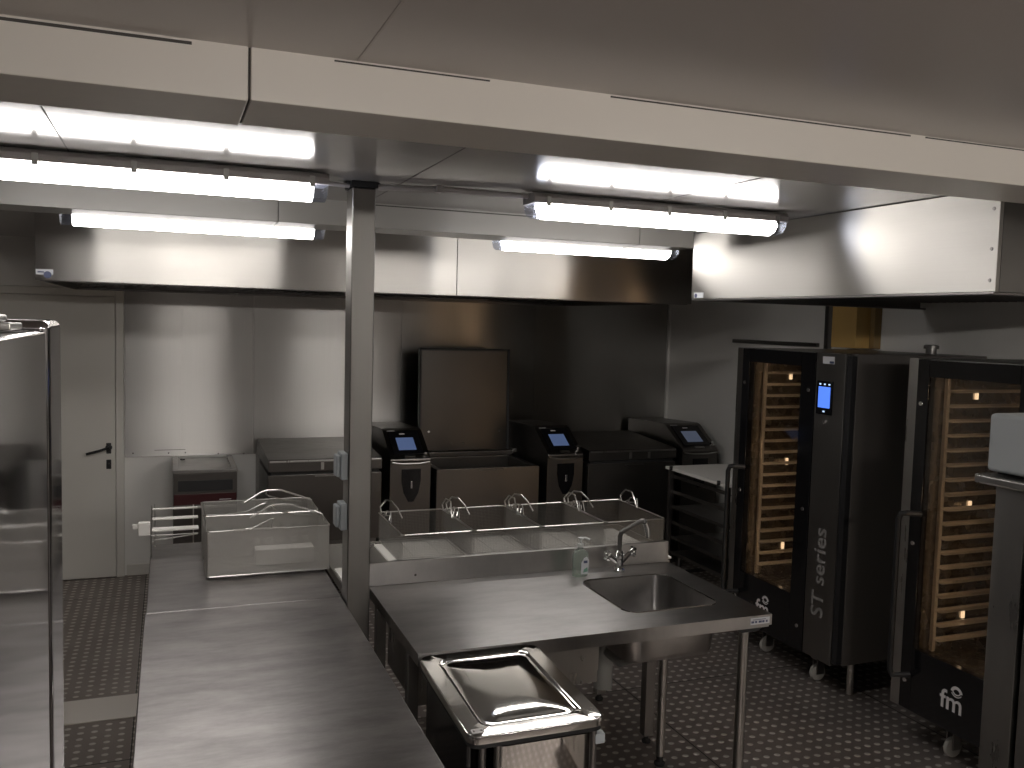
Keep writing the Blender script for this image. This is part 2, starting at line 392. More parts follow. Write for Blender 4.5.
h2 = thing('extraction_hood', 'shorter steel extraction hood hanging over the two tall ovens', 'extraction hood', (2.7, 3.3, 2.15))
RX = 2.70
b = B(); b.box(RX, RX+.018, 2.30, 4.24, 2.15, ZC-.003, .0015); b.build('front_panel', 'steel_hood', h2)
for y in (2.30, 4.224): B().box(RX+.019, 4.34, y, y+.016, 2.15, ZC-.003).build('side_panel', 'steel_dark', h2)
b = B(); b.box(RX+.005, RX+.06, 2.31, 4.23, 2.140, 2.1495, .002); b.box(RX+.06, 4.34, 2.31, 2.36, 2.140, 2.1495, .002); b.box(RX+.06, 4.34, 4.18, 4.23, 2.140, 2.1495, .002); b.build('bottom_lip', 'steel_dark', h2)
b = B()
for k in range(34): b.prism([(2.38+k*.053, 2.18), (2.41+k*.053, 2.20), (2.41+k*.053, 2.206), (2.38+k*.053, 2.186)], 'x', RX+.07, 4.33)
b.build('grease_filter', 'steel_dark', h2)
b = B(); b.box(RX-.003, RX-.0005, 4.12, 4.21, 2.155, 2.185); b.mi = 1; b.lathe([(.012, RX-.0045), (.012, RX-.0031)], (0, 4.19, 2.168), 'x', 12)
o = b.build('sticker', ['label_white', 'label_blue'], h2); o['label'] = 'small white and blue sticker'
for z in (2.19, 2.30, 2.44): B().lathe([(.006, RX-.003), (.007, RX-.0005)], (0, 2.325, z), 'x', 8).build('rivet', 'steel_dark', h2)

# ------------------------------------------------------------------ ceiling lamps
LAMPMAT = 'lamp'
def lamp(x0, x1, y, label, glow, z1=ZC-.006, group='tube lamps under the ceiling'):
    z0 = z1-.098; zm = z0+.058; w = .062
    t = thing('fluorescent_lamp', label, 'ceiling lamp', ((x0+x1)/2, y, z1), group)
    b = B()
    b.prism([(y-w, zm), (y-w, zm+.022), (y-w*.72, z1), (y+w*.72, z1), (y+w, zm+.022), (y+w, zm)], 'x', x0, x1, .003)
    b.build('housing', 'lamp_grey', t)
    if z1 < 2.48:
        for x in (x0+.2, x1-.2): B().cyl((x, y, z1+.0005), (x, y, ZC-.0005), .008, 8).build('hanger', 'clip', t)
    b = B(); prof = [(y-w*.93, zm-.0015), (y+w*.93, zm-.0015), (y+w*.9, zm-.022), (y+w*.62, zm-.045), (y, z0), (y-w*.62, zm-.045), (y-w*.9, zm-.022)]
    b.prism(prof, 'x', x0+.055, x1-.055); b.build('diffuser', glow, t)
    for s, (a, c) in ((0, (x0+.004, x0+.054)), (1, (x1-.054, x1-.004))):
        b = B(); pr2 = prof
        b.prism(pr2, 'x', a, c, .006); b.build('end_cap', 'lens', t)
    n = 5
    for i in range(n):
        x = x0+.06+(x1-x0-.12)*i/(n-1)
        for sd in (-1, 1):
            b = B(); yy = y+sd*(w+.003)
            b.box(x-.009, x+.009, yy-.0025, yy+.0025, zm-.012, zm+.026, .001); b.box(x-.006, x+.006, yy+sd*.003-.002, yy+sd*.003+.002, zm+.002, zm+.014, .001)
            b.build('clip', 'clip', t)
    return t
LG = None
lamp(-.74, .53, 3.25, 'left tube lamp in front of the steel column, nearer row', 'lamp', group=LG)
lamp(1.32, 2.52, 3.27, 'right tube lamp with end caps, nearer row under the glossy ceiling', 'lamp', group=LG)
lamp(-.45, .71, 4.42, 'left tube lamp half hidden behind the far ceiling beam', 'lamp', 2.47, LG)
lamp(1.60, 2.69, 4.42, 'right tube lamp half hidden behind the far ceiling beam', 'lamp', 2.47, LG)
lamp(-.2, 1.1, -1.2, 'tube lamp on the nearer ceiling, left of the two outside the picture', 'lamp_back', 2.494, LG)
lamp(2.0, 3.3, -1.2, 'tube lamp on the nearer ceiling, right of the two outside the picture', 'lamp_back', 2.494, LG)
# conduit between column and lamps
b = B(); b.tube([(.535, 3.345, 2.492), (.632, 3.37, 2.492)], .009, 8); b.tube([(.740, 3.35, 2.492), (1.00, 3.30, 2.497), (1.318, 3.27, 2.492)], .011, 8)
b.box(.95, .975, 3.285, 3.32, 2.484, 2.509, .003)
tag(b.build('cable_conduit', 'lamp_grey'), 'thin grey conduit running from the column head to the lamps', 'conduit')

# ------------------------------------------------------------------ steel column
cb = thing('steel_column', 'square brushed steel column between the two worktops', 'column', (.70, 3.35, 0))
B().box(.640, .729, 3.34, 3.455, .003, 2.485, .006, 3).build('shaft', 'steel_col', cb)
b = B(); b.box(.634, .736, 3.332, 3.462, 2.486, 2.508, .002); b.box(.620, .75, 3.36, 3.44, 2.498, 2.509, .002); b.build('black_collar', 'black_rubber', cb)
for z, lb in ((1.43, 'upper grey switch box on the side of the steel column'), (1.235, 'lower grey switch box on the side of the steel column')):
    t = thing('switch_box', lb, 'switch', (.638, 3.39, z))
    B().box(.612, .639, 3.345, 3.43, z-.052, z+.052, .006, 3).build('casing', 'switch_grey', t)
    B().box(.596, .6115, 3.355, 3.42, z-.04, z+.042, .005, 3).build('cover_flap', 'switch_grey', t)

# ------------------------------------------------------------------ left worktops
def table_frame(t, x0, x1, y0, y1, ztop, legs, mat='steel', th=.04, r=.02):
    for (x, y) in legs:
        b = B(); b.box(x-r, x+r, y-r, y+r, .03, ztop-th-.001, .003); b.cyl((x, y, .0015), (x, y, .03), .014, 12); b.build('leg', mat, t)
t = thing('worktop_table', 'long scratched steel worktop in the left foreground', 'worktop', (.28, 2.5, 0))
b = B(); b.box(-.083, .636, 1.25, 3.425, .862, .90, .004, 3); b.build('tabletop', 'steel_top', t)
table_frame(t, 0, 0, 0, 0, .9, [(-.04, 1.30), (.60, 1.30), (-.04, 3.36), (.60, 3.24)])
B().box(-.06, .62, 1.33, 3.20, .22, .245, .003).build('undershelf', 'steel', t)
t = thing('worktop_table', 'smooth steel worktop holding the perforated baskets, behind the long one', 'worktop', (.28, 3.95, 0))
b = B(); b.box(-.078, .636, 3.432, 4.46, .862, .899, .004, 3); b.build('tabletop', 'steel_top', t)
table_frame(t, 0, 0, 0, 0, .9, [(-.04, 3.50), (.60, 3.52), (-.04, 4.40), (.60, 4.40)])
B().box(-.06, .62, 3.56, 4.38, .22, .245, .003).build('undershelf', 'steel', t)

# perforated baskets lying along the worktop
def meshwalls(b, x0, x1, y0, y1, z0, z1, p, r):
    nx = int((x1-x0)/p); ny = int((y1-y0)/p); nz = int((z1-z0)/p)
    for i in range(nx+1):
        x = x0+(x1-x0)*i/nx
        for y in (y0, y1): b.wire((x, y, z0), (x, y, z1), r)
        b.wire((x, y0, z0), (x, y1, z0), r)
    for j in range(ny+1):
        y = y0+(y1-y0)*j/ny
        for x in (x0, x1): b.wire((x, y, z0), (x, y, z1), r)
        b.wire((x0, y, z0), (x1, y, z0), r)
    for k in range(1, nz+1):
        z = z0+(z1-z0)*k/nz
        for y in (y0, y1): b.wire((x0, y, z), (x1, y, z), r)
        for x in (x0, x1): b.wire((x, y0, z), (x, y1, z), r)
def rim(b, x0, x1, y0, y1, z, r=.003):
    c = .012
    b.tube([(x0+c, y0, z), (x1-c, y0, z), (x1, y0+c, z), (x1, y1-c, z), (x1-c, y1, z), (x0+c, y1, z), (x0, y1-c, z), (x0, y0+c, z)], r, 6, True)
BX0, BX1, BYA, BD = .145, .650, 3.80, .295
def pbasket(y0, label):
    t = thing('perforated_basket', label, 'basket', ((BX0+BX1)/2, y0+BD/2, .9), 'perforated baskets on the left worktop')
    y1 = y0+BD
    b = B(); meshwalls(b, BX0+.003, BX1-.003, y0+.003, y1-.003, .912, 1.098, .0042, .0013)
    b.build('mesh_body', 'wire_light', t, smooth=False)
    b = B(); rim(b, BX0, BX1, y0, y1, 1.10, .0036); rim(b, BX0, BX1, y0, y1, .9105, .003)
    for (x, y) in ((BX0, y0), (BX1, y0), (BX0, y1), (BX1, y1)): b.cyl((x+(.004 if x == BX0 else -.004), y+(.004 if y == y0 else -.004), .9035), (x+(.004 if x == BX0 else -.004), y+(.004 if y == y0 else -.004), 1.10), .003, 6)
    b.build('rim', 'wire', t)
    for xk in (BX0+.12, BX0+.27, BX0+.4):
        b = B(); b.box(xk-.008, xk+.008, y0+.02, y1-.02, .9005, .9075); b.build('foot_rail', 'wire', t)
    b = B()   # folded carrying handle: high wire bow running lengthwise
    ym = y0+.07
    b.tube([(.325, ym, 1.135), (.40, ym+.01, 1.178), (.425, ym+.01, 1.186), (.49, ym+.01, 1.186), (.60, ym+.01, 1.145), (.632, ym+.02, 1.13), (.635, ym+.02, 1.102)], .0042, 7)
    b.tube([(.424, ym+.01, 1.183), (.424, ym+.04, 1.163), (.44, ym+.06, 1.15), (.52, ym+.09, 1.12), (.60, ym+.12, 1.104)], .0032, 6)
    b.build('handle', 'wire', t)
    b = B()
    b.tube([(.30, y0, 1.106), (.325, y0-.004, 1.106), (.40, y0-.004, 1.142), (.412, y0-.004, 1.143), (.405, y0-.002, 1.104)], .0032, 6)
    b.box(.25, .42, y0-.0045, y0+.0045, 1.100, 1.1065)
    b.build('hook', 'wire', t)
    return t
pbasket(BYA, 'nearest perforated steel basket with folded wire handle on the left worktop')
pbasket(BYA+.325, 'perforated steel basket behind the nearest one on the left worktop')
tag(B().box(.35, .60, 3.90, 3.98, .9175, .985, .004).build('plastic_box', 'white_board'), 'pale oblong box lying inside the nearest perforated basket', 'box')
# wire rack with flat bars behind left of the baskets
t = thing('wire_rack', 'low wire rack with flat pale bars left of the perforated baskets', 'rack', (.0, 4.3, .9))
for i, (y, z, w) in enumerate(((4.42, 1.078, .010), (4.34, 1.050, .020), (4.26, 1.018, .032))):
    B().box(-.07, .128, y-w, y+w, z-.003, z+.003, .001).build('flat_bar', 'white_board', t)
b = B(); b.tube([(-.073, 4.43, 1.095), (-.073, 4.43, 1.05), (-.073, 4.22, 1.00), (-.073, 4.22, .903)], .0035, 6); B().tube([(-.06, 4.43, 1.10), (-.06, 4.40, .903)], .003, 6).build('wire_leg', 'wire', t)
B().tube([(.11, 4.43, 1.09), (.11, 4.43, .903)], .003, 6).build('wire_leg', 'wire', t); b.tube([(-.073, 4.22, 1.00), (.125, 4.22, 1.00)], .003, 6)
b.tube([(-.073, 4.25, .97), (.125, 4.25, .99)], .003, 6); b.build('wire_frame', 'wire', t)
b = B(); b.box(-.125, -.077, 4.205, 4.245, 1.005, 1.062, .002); b.box(-.15, -.124, 4.218, 4.228, 1.035, 1.055, .001); b.build('end_plate', 'white_board', t)

# ------------------------------------------------------------------ sink table
T0X, T1X, T0Y, T1Y = .765, 2.175, 2.755, 3.545
SKx0, SKx1, SKy0, SKy1 = 1.635, 2.055, 2.915, 3.36
t = thing('sink_table', 'steel sink table with one bowl and a low upstand', 'sink table', (1.47, 3.15, 0))
b = B()
inner = rrect(SKx0, SKx1, SKy0, SKy1, .06, 6)
def outer_pt(p):
    cx, cy = (SKx0+SKx1)/2, (SKy0+SKy1)/2
    dx, dy = p[0]-cx, p[1]-cy
    ts = []
    if dx > 0: ts.append((T1X-cx)/dx)
    if dx < 0: ts.append((T0X-cx)/dx)
    if dy > 0: ts.append((T1Y-cy)/dy)
    if dy < 0: ts.append((T0Y-cy)/dy)
    k = min(ts); return (cx+dx*k, cy+dy*k)
outer = [outer_pt(p) for p in inner]
corners = [(T1X, T1Y), (T0X, T1Y), (T0X, T0Y), (T1X, T0Y)]
bm = b.bm
iv = [bm.verts.new((x, y, .90)) for x, y in inner]; ov = [bm.verts.new((x, y, .90)) for x, y in outer]
n = len(inner); allouter = []
def side(p):
    r = set()
    if abs(p[0]-T1X) < 1e-5: r.add('r')
    if abs(p[0]-T0X) < 1e-5: r.add('l')
    if abs(p[1]-T1Y) < 1e-5: r.add('t')
    if abs(p[1]-T0Y) < 1e-5: r.add('b')
    return r
for i in range(n):
    j = (i+1) % n; allouter.append(ov[i])
    if side(outer[i]) & side(outer[j]): bm.faces.new([iv[i], ov[i], ov[j], iv[j]])
    else:
        def per(p):
            a_ = math.atan2((p[1]-(T0Y+T1Y)/2)/(T1Y-T0Y), (p[0]-(T0X+T1X)/2)/(T1X-T0X)); return a_ % (2*math.pi)
        pi_, pj = per(outer[i]), per(outer[j]); span = (pj-pi_) % (2*math.pi)
        cs = sorted([((per(c)-pi_) % (2*math.pi), c) for c in corners if (per(c)-pi_) % (2*math.pi) < span])
        cvs = [bm.verts.new((c[0], c[1], .90)) for _, c in cs]; allouter += cvs
        bm.faces.new([iv[i], ov[i]] + cvs + [ov[j], iv[j]])
lo = [bm.verts.new((v.co.x, v.co.y, .858)) for v in allouter]
for i in range(len(lo)):
    j = (i+1) % len(lo); bm.faces.new([allouter[i], lo[i], lo[j], allouter[j]])
b.box(T0X, T1X, 3.522, T1Y, .9005, .998, .003)
b.box(T0X+.01, T1X-.01, T0Y+.004, T0Y+.02, .850, .8575); 
b.build('tabletop', 'steel_sink', t)
b = B(); b.tube([(x, y, .9005) for x, y in rrect(SKx0, SKx1, SKy0, SKy1, .06, 6)], .0035, 6, True); b.build('bowl_edge', 'polished', t)
b = B(); bm = b.bm
rings = []
for (dx, z, r) in ((0, .899, .06), (.004, .80, .06), (.008, .715, .06), (.016, .695, .055), (.045, .683, .04)):
    rings.append([bm.verts.new((x, y, z)) for x, y in rrect(SKx0+dx, SKx1-dx, SKy0+dx, SKy1-dx, r, 6)])
for a, c in zip(rings, rings[1:]):
    for k in range(n): bm.faces.new([a[k], a[(k+1) % n], c[(k+1) % n], c[k]])
bm.faces.new(rings[-1])
o = b.build('sink_bowl', 'steel_sink', t)
b = B(); b.lathe([(.03, .6835), (.03, .686), (.012, .6865), (.012, .6835)], ((SKx0+SKx1)/2, (SKy0+SKy1)/2, 0)); b.build('drain', 'chrome', t)
for (x, y) in ((T1X-.083, T0Y+.06), (T1X-.085, 3.39)):
    b = B(); b.cyl((x, y, .045), (x, y, .848), .0205, 20); b.build('leg', 'steel', t)
    b = B(); b.lathe([(.024, .0015), (.026, .01), (.015, .02), (.015, .0445)], (x, y, 0)); b.build('leg_foot', 'black_rubber', t)
for (x, y) in ((T0X+.035, T0Y+.20), (T0X+.035, 3.46)):
    b = B(); b.box(x-.02, x+.02, y-.02, y+.02, .03, .848, .003); b.cyl((x, y, .0015), (x, y, .03), .014, 12); b.build('leg', 'steel_dark', t)
b = B(); b.prism([(T1X-.15, .848), (T1X-.02, .848), (T1X-.05, .83), (T1X-.12, .83)], 'y', T0Y+.02, T0Y+.1); b.build('leg_socket', 'black', t)
# unreadable maker's plate at the right front corner
b = B(); b.box(T1X-.10, T1X-.012, T0Y-.0022, T0Y-.0004, .866, .892); b.mi = 1
for i, w in enumerate((.012, .009, .014, .01, .008)): b.box(T1X-.096+i*.0165, T1X-.096+i*.0165+w, T0Y-.003, T0Y-.0023, .872, .880)
b.box(T1X-.09, T1X-.03, T0Y-.003, T0Y-.0023, .884, .886)
o = b.build('maker_plate', ['label_white', 'label_blue'], t); o['label'] = 'small white and blue plate on the front edge'
b = B(); b.lathe([(.004, 3.519), (.005, 3.5215)], (.96, 0, .935), 'y', 8); b.build('screw', 'seam', t)
# under-hung drawer box
b = B(); b.box(.83, 1.565, 3.02, 3.45, .60, .842, .003)
o = b.build('drawer_box', 'steel', t)
b = B(); b.box(.85, 1.56, 3.004, 3.018, .655, .815, .002); b.build('drawer_front', 'steel', t)
b = B(); b.box(.86, 1.55, 3.000, 3.0185, .82, .836, .002); b.build('drawer_grip', 'black', t)
# waste pipe and diagonal stay
b = B(); b.tube([(1.80, 3.15, .68), (1.80, 3.15, .62), (1.79, 3.25, .57), (1.79, 3.36, .57)], .022, 12); b.cyl((1.79, 3.40, .72), (1.79, 3.40, .40), .042, 20); b.build('waste_trap', 'pipe', t)

# tap
t = thing('mixer_tap', 'chrome two handled mixer tap with tall swivel spout by the sink', 'tap', (1.86, 3.43, .9))
tx, ty = 1.875, 3.445
b = B(); b.lathe([(.026, .9012), (.026, .910), (.018, .918), (.017, .95), (.020, .955), (.020, .985), (.012, .995)], (tx, ty, 0)); 
b.tube([(tx-.012, ty, .945), (tx-.05, ty-.005, .975)], .011, 10); b.tube([(tx+.012, ty, .945), (tx+.05, ty-.005, .982)], .011, 10); b.build('tap_body', 'chrome', t)
b = B(); b.tube([(tx, ty, .992), (tx, ty, 1.06), (tx+.004, ty-.004, 1.078), (tx+.02, ty-.012, 1.09), (tx+.075, ty-.05, 1.135), (tx+.085, ty-.056, 1.138), (tx+.090, ty-.06, 1.128)], .0105, 12); b.build('spout', 'steel_dark', t)
b = B(); b.tube([(tx+.090, ty-.06, 1.127), (tx+.10, ty-.063, 1.10), (tx+.104, ty-.064, 1.062)], [.012, .012, .010], 12); b.build('spray_nozzle', 'chrome', t)
for s in (-1, 1):
    b = B(); c = V((tx+s*.062, ty-.006, .983+.004*s))
    b.lathe([(.011, -.012), (.018, -.006), (.018, .004), (.012, .012)], c, 'x', 12)
    for k in range(4):
        a = math.pi/4+k*math.pi/2; b.tube([c, c+V((s*.004, math.cos(a)*.024, math.sin(a)*.024))], [.006, .0075], 8)
    b.build('tap_handle', 'chrome', t)

# soap bottle
t = thing('soap_bottle', 'clear pump bottle of hand soap left of the tap', 'soap bottle', (1.675, 3.42, .9))
sx, sy = 1.672, 3.425
b = B(); bm = b.bm; rings = []
for w, d, z in ((.030, .017, .9015), (.034, .02, .905), (.035, .021, .95), (.036, .021, .99), (.033, .020, 1.005), (.022, .016, 1.016), (.012, .012, 1.022), (.012, .012, 1.03)):
    rings.append([bm.verts.new((x, y, z)) for x, y in rrect(sx-w, sx+w, sy-d, sy+d, min(w, d)*.85, 4)])
for a, c in zip(rings, rings[1:]):
    for k in range(len(a)): bm.faces.new([a[k], a[(k+1) % len(a)], c[(k+1) % len(a)], c[k]])
bm.faces.new(rings[0]); bm.faces.new(rings[-1]); b.build('bottle', 'soap', t)
b = B(); b.lathe([(.014, 1.0305), (.014, 1.044), (.005, 1.046), (.005, 1.062), (.012, 1.064), (.012, 1.071)], (sx, sy, 0), seg=16); b.tube([(sx, sy, 1.068), (sx+.02, sy-.004, 1.069), (sx+.038, sy-.008, 1.061)], .0055, 8); b.build('pump', 'pump', t)
b = B(); b.prism([(sx-.004, .915), (sx+.030, .915), (sx+.031, .975), (sx+.022, .99), (sx+.008, .985), (sx-.004, .965)], 'y', sy-.0232, sy-.0216); b.mi = 1
b.prism([(sx+.004, .921), (sx+.026, .926), (sx+.024, .944), (sx+.008, .936)], 'y', sy-.0242, sy-.0233); b.mi = 2; b.box(sx+.006, sx+.024, sy-.0242, sy-.0233, .963, .974)
o = b.build('bottle_label', ['label_white', 'label_green', 'label_blue'], t); o['label'] = 'white and green label'

# ------------------------------------------------------------------ frying table behind the upstand
t = thing('frying_table', 'low steel table behind the sink upstand carrying the wire baskets', 'table', (1.5, 3.9, 0))
B().box(.665, 2.20, 3.552, 4.26, .862, .8985, .003).build('tabletop', 'steel', t)
for (x, y) in ((2.14, 3.60), (2.14, 4.10), (.70, 3.60), (.70, 4.2)):
    b = B(); b.box(x-.025, x+.025, y-.025, y+.025, .04, .861, .003); b.build('leg', 'steel_dark', t)
    b = B(); b.lathe([(.02, .0015), (.022, .012), (.012, .02), (.012, .039)], (x, y, 0), seg=14); b.build('leg_foot', 'black_rubber', t)
b = B(); b.tube([(2.14, 4.07, .70), (2.14, 3.63, .52)], .012, 8); b.build('brace', 'steel_dark', t)
b = B(); 
for i in range(10): b.box(.925+i*.130, .925+i*.130+.127, 3.57, 4.165, .8995, .909, .001, 1)
tag(b.build('slatted_board', 'white_board'), 'white slatted plastic board under the row of wire baskets', 'board')
tag(B().box(.672, .80, 3.56, 3.80, .8995, .909, .001, 1).build('cutting_board', 'white_board'), 'small white plastic board behind the foot of the column', 'board')

# wire fry baskets
FB0, FBW, FBP, FY0, FY1 = .958, .326, .3335, 3.742, 4.225
def fry_basket():
    t = thing('wire_fry_basket', 'first woven wire fry basket from the steel column', 'basket', (FB0+FBW/2, 3.97, .91), 'wire fry baskets in a row')
    x0, x1 = FB0, FB0+FBW
    b = B(); meshwalls(b, x0+.003, x1-.003, FY0+.003, FY1-.003, .916, 1.047, .0075, .00052); b.build('mesh_body', 'mesh_wire', t, smooth=False)
    b = B(); rim(b, x0, x1, FY0, FY1, 1.05, .0032); rim(b, x0+.003, x1-.003, FY0+.003, FY1-.003, .9135, .002); b.build('rim', 'wire', t)
    for sx_, s in ((x0, -1), (x1, 1)):
        b = B(); x = sx_-s*.006
        b.tube([(x, 4.185, 1.052), (x-.004, 4.19, 1.085), (x+.012, 4.15, 1.125), (x+.03, 4.10, 1.128), (x+.05, 4.06, 1.10), (x+.062, 4.02, 1.062)] if s < 0 else
               [(x, 4.185, 1.052), (x-.006, 4.19, 1.082), (x-.002, 4.14, 1.12), (x+.004, 4.08, 1.118), (x-.01, 4.02, 1.085), (x-.018, 3.985, 1.055)], .0038, 6)
        b.tube([(x, 4.12, 1.05), (x+.006, 4.10, 1.085), (x+.012, 4.04, 1.09), (x-s*.004, 4.00, 1.05)], .0028, 6)
        b.build('handle', 'wire', t)
        b = B(); b.tube([(x, 4.15, 1.053), (x+.012, 4.13, 1.066), (x+.002, 4.10, 1.06), (x+.014, 4.06, 1.068), (x, 4.03, 1.052)], .003, 6); b.build('hook', 'wire', t)
    return t
fb = fry_basket()
for i, lb in ((1, 'second woven wire fry basket from the steel column'), (2, 'third woven wire fry basket from the steel column'), (3, 'last woven wire fry basket, directly behind the tap spout')):
    copy_tree(fb, (FBP*i, 0, 0), label=lb)

# ------------------------------------------------------------------ bin with polished lid
t = thing('waste_bin', 'steel waste bin with a mirror polished lid at the table front', 'bin', (.98, 2.49, 0))
bx0, bx1, by0, by1, bz = .762, 1.178, 2.205, 2.748, .896
def tilt(b):
    for v in b.bm.verts: v.co.z += (v.co.y-by1)*.050
b = B(); bm = b.bm; rings = []
for dx, z, r in ((0, bz-.024, .035), (0, bz-.004, .035), (.004, bz, .035), (.048, bz+.0005, .03), (.054, bz-.005, .03), (.064, bz-.006, .03), (.078, bz-.0046, .03), (.092, bz-.0031, .03), (.108, bz-.0018, .03), (.125, bz-.0008, .03), (.145, bz-.0001, .025), (.17, bz+.0004, .02), (.20, bz+.0006, .006)):
    rings.append([bm.verts.new((x, y, z)) for x, y in rrect(bx0+dx, bx1-dx, by0+dx, by1-dx, r, 5)])
for a, c in zip(rings, rings[1:]):
    for k in range(len(a)): bm.faces.new([a[k], a[(k+1) % len(a)], c[(k+1) % len(a)], c[k]])
bm.faces.new(rings[-1]); bm.faces.new(rings[0][::-1]); b.wn = True; tilt(b); b.build('lid', 'polished', t, angle=60)
b = B(); b.prism(rrect(bx0+.004, bx1-.004, by0+.004, by1-.004, .03), 'z', bz-.038, bz-.0245); tilt(b); b.build('lid_gasket', 'black_rubber', t)
b = B(); 
for q0, q1 in (((bx0+.018, by0+.02), (bx0+.046, by0+.023)), ((bx0+.018, by0+.037), (bx0+.046, by0+.040)), ((bx0+.015, by0+.021), (bx0+.018, by0+.039)), ((bx0+.046, by0+.021), (bx0+.049, by0+.039)),
               ((bx0+.024, by0+.026), (bx0+.040, by0+.028)), ((bx0+.024, by0+.032), (bx0+.040, by0+.034))):
    b.box(q0[0], q1[0], q0[1], q1[1], bz+.0003, bz+.0022)
tilt(b); b.build('lid_logo', 'letter_pale', t)
b = B(); b.prism(rrect(bx0+.09, bx1-.012, by0+.035, by1-.03, .03), 'z', .14, bz-.085); b.build('body', 'polished', t)
b = B(); b.box(bx0+.015, bx0+.03, by0+.07, by1-.06, .16, bz-.06, .003); b.build('side_panel', 'black_gloss', t)
for (x, y) in ((bx0+.055, by0+.05), (bx0+.055, by1-.05), (bx1-.03, by0+.022), (bx0+.09, by0+.022)):
    b = B(); b.cyl((x, y, .003), (x, y, bz-.0395+(y-by1)*.050), .011, 12); b.build('post', 'steel_dark', t)
b = B(); b.box(bx1-.03, bx1+.004, by0+.01, by0+.045, bz-.11, bz-.078, .005); b.build('latch', 'grey_plastic', t)
b = B(); b.box(bx0+.02, bx1-.015, by0+.012, by1-.02, .10, .135, .004); b.build('base_frame', 'steel_dark', t)

# ------------------------------------------------------------------ tilting pans and control heads on the back wall
def pan(x0, x1, y0, label, opened=False):
    t = thing('tilting_pan', label, 'cooking pan', ((x0+x1)/2, y0, 0), 'tilting pans along the back wall')
    y1 = 6.80; zr = .90
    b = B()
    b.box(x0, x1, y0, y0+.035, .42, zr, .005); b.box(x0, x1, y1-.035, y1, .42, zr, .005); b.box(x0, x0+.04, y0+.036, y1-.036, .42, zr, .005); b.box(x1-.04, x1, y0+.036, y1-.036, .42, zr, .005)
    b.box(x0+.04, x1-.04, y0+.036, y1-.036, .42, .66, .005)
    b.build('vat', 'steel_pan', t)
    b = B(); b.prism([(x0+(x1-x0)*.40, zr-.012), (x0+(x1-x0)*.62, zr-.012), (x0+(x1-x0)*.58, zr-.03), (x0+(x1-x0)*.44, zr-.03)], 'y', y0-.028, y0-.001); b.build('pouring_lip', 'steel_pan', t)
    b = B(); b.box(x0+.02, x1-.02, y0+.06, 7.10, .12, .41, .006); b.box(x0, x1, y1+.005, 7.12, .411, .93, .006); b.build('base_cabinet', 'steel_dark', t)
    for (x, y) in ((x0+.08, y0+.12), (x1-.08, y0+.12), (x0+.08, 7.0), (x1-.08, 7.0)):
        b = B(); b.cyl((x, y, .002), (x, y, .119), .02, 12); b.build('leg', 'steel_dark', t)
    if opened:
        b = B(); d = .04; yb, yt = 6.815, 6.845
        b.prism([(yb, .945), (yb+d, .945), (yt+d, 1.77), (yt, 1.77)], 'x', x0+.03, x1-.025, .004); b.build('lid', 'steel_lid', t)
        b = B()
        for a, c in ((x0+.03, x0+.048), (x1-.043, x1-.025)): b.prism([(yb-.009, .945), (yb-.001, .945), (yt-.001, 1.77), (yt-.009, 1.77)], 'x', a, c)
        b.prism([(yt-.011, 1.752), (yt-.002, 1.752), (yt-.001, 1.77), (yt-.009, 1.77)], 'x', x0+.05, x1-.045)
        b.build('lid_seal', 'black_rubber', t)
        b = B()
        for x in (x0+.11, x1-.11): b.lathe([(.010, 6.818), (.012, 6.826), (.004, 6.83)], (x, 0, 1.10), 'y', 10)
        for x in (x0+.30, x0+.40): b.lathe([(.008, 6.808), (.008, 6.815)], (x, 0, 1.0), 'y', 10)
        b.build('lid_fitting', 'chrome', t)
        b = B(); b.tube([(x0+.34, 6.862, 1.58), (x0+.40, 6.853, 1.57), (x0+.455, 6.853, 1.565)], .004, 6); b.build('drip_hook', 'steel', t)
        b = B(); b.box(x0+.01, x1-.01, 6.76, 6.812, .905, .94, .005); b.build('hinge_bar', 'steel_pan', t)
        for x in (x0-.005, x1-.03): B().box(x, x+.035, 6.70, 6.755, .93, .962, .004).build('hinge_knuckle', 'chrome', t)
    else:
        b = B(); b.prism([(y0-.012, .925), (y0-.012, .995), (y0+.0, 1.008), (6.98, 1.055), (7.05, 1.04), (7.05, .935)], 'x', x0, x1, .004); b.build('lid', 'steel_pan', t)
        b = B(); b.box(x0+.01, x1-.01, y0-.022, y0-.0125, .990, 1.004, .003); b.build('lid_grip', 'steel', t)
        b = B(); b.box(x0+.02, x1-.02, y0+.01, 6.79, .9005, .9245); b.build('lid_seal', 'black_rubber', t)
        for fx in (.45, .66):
            b = B(); xx = x0+(x1-x0)*fx; b.box(xx, xx+.022, y0-.019, y0-.0125, .935, .985, .002); b.build('lid_bracket', 'steel', t)
    return t
pan(.635, 1.425, 6.20, 'closed tilting pan left of the first control head, behind the column')
pan(1.835, 2.655, 6.20, 'tilting pan with its square lid standing open', True)
pan(3.07, 3.86, 6.20, 'closed tilting pan between the two right control heads')
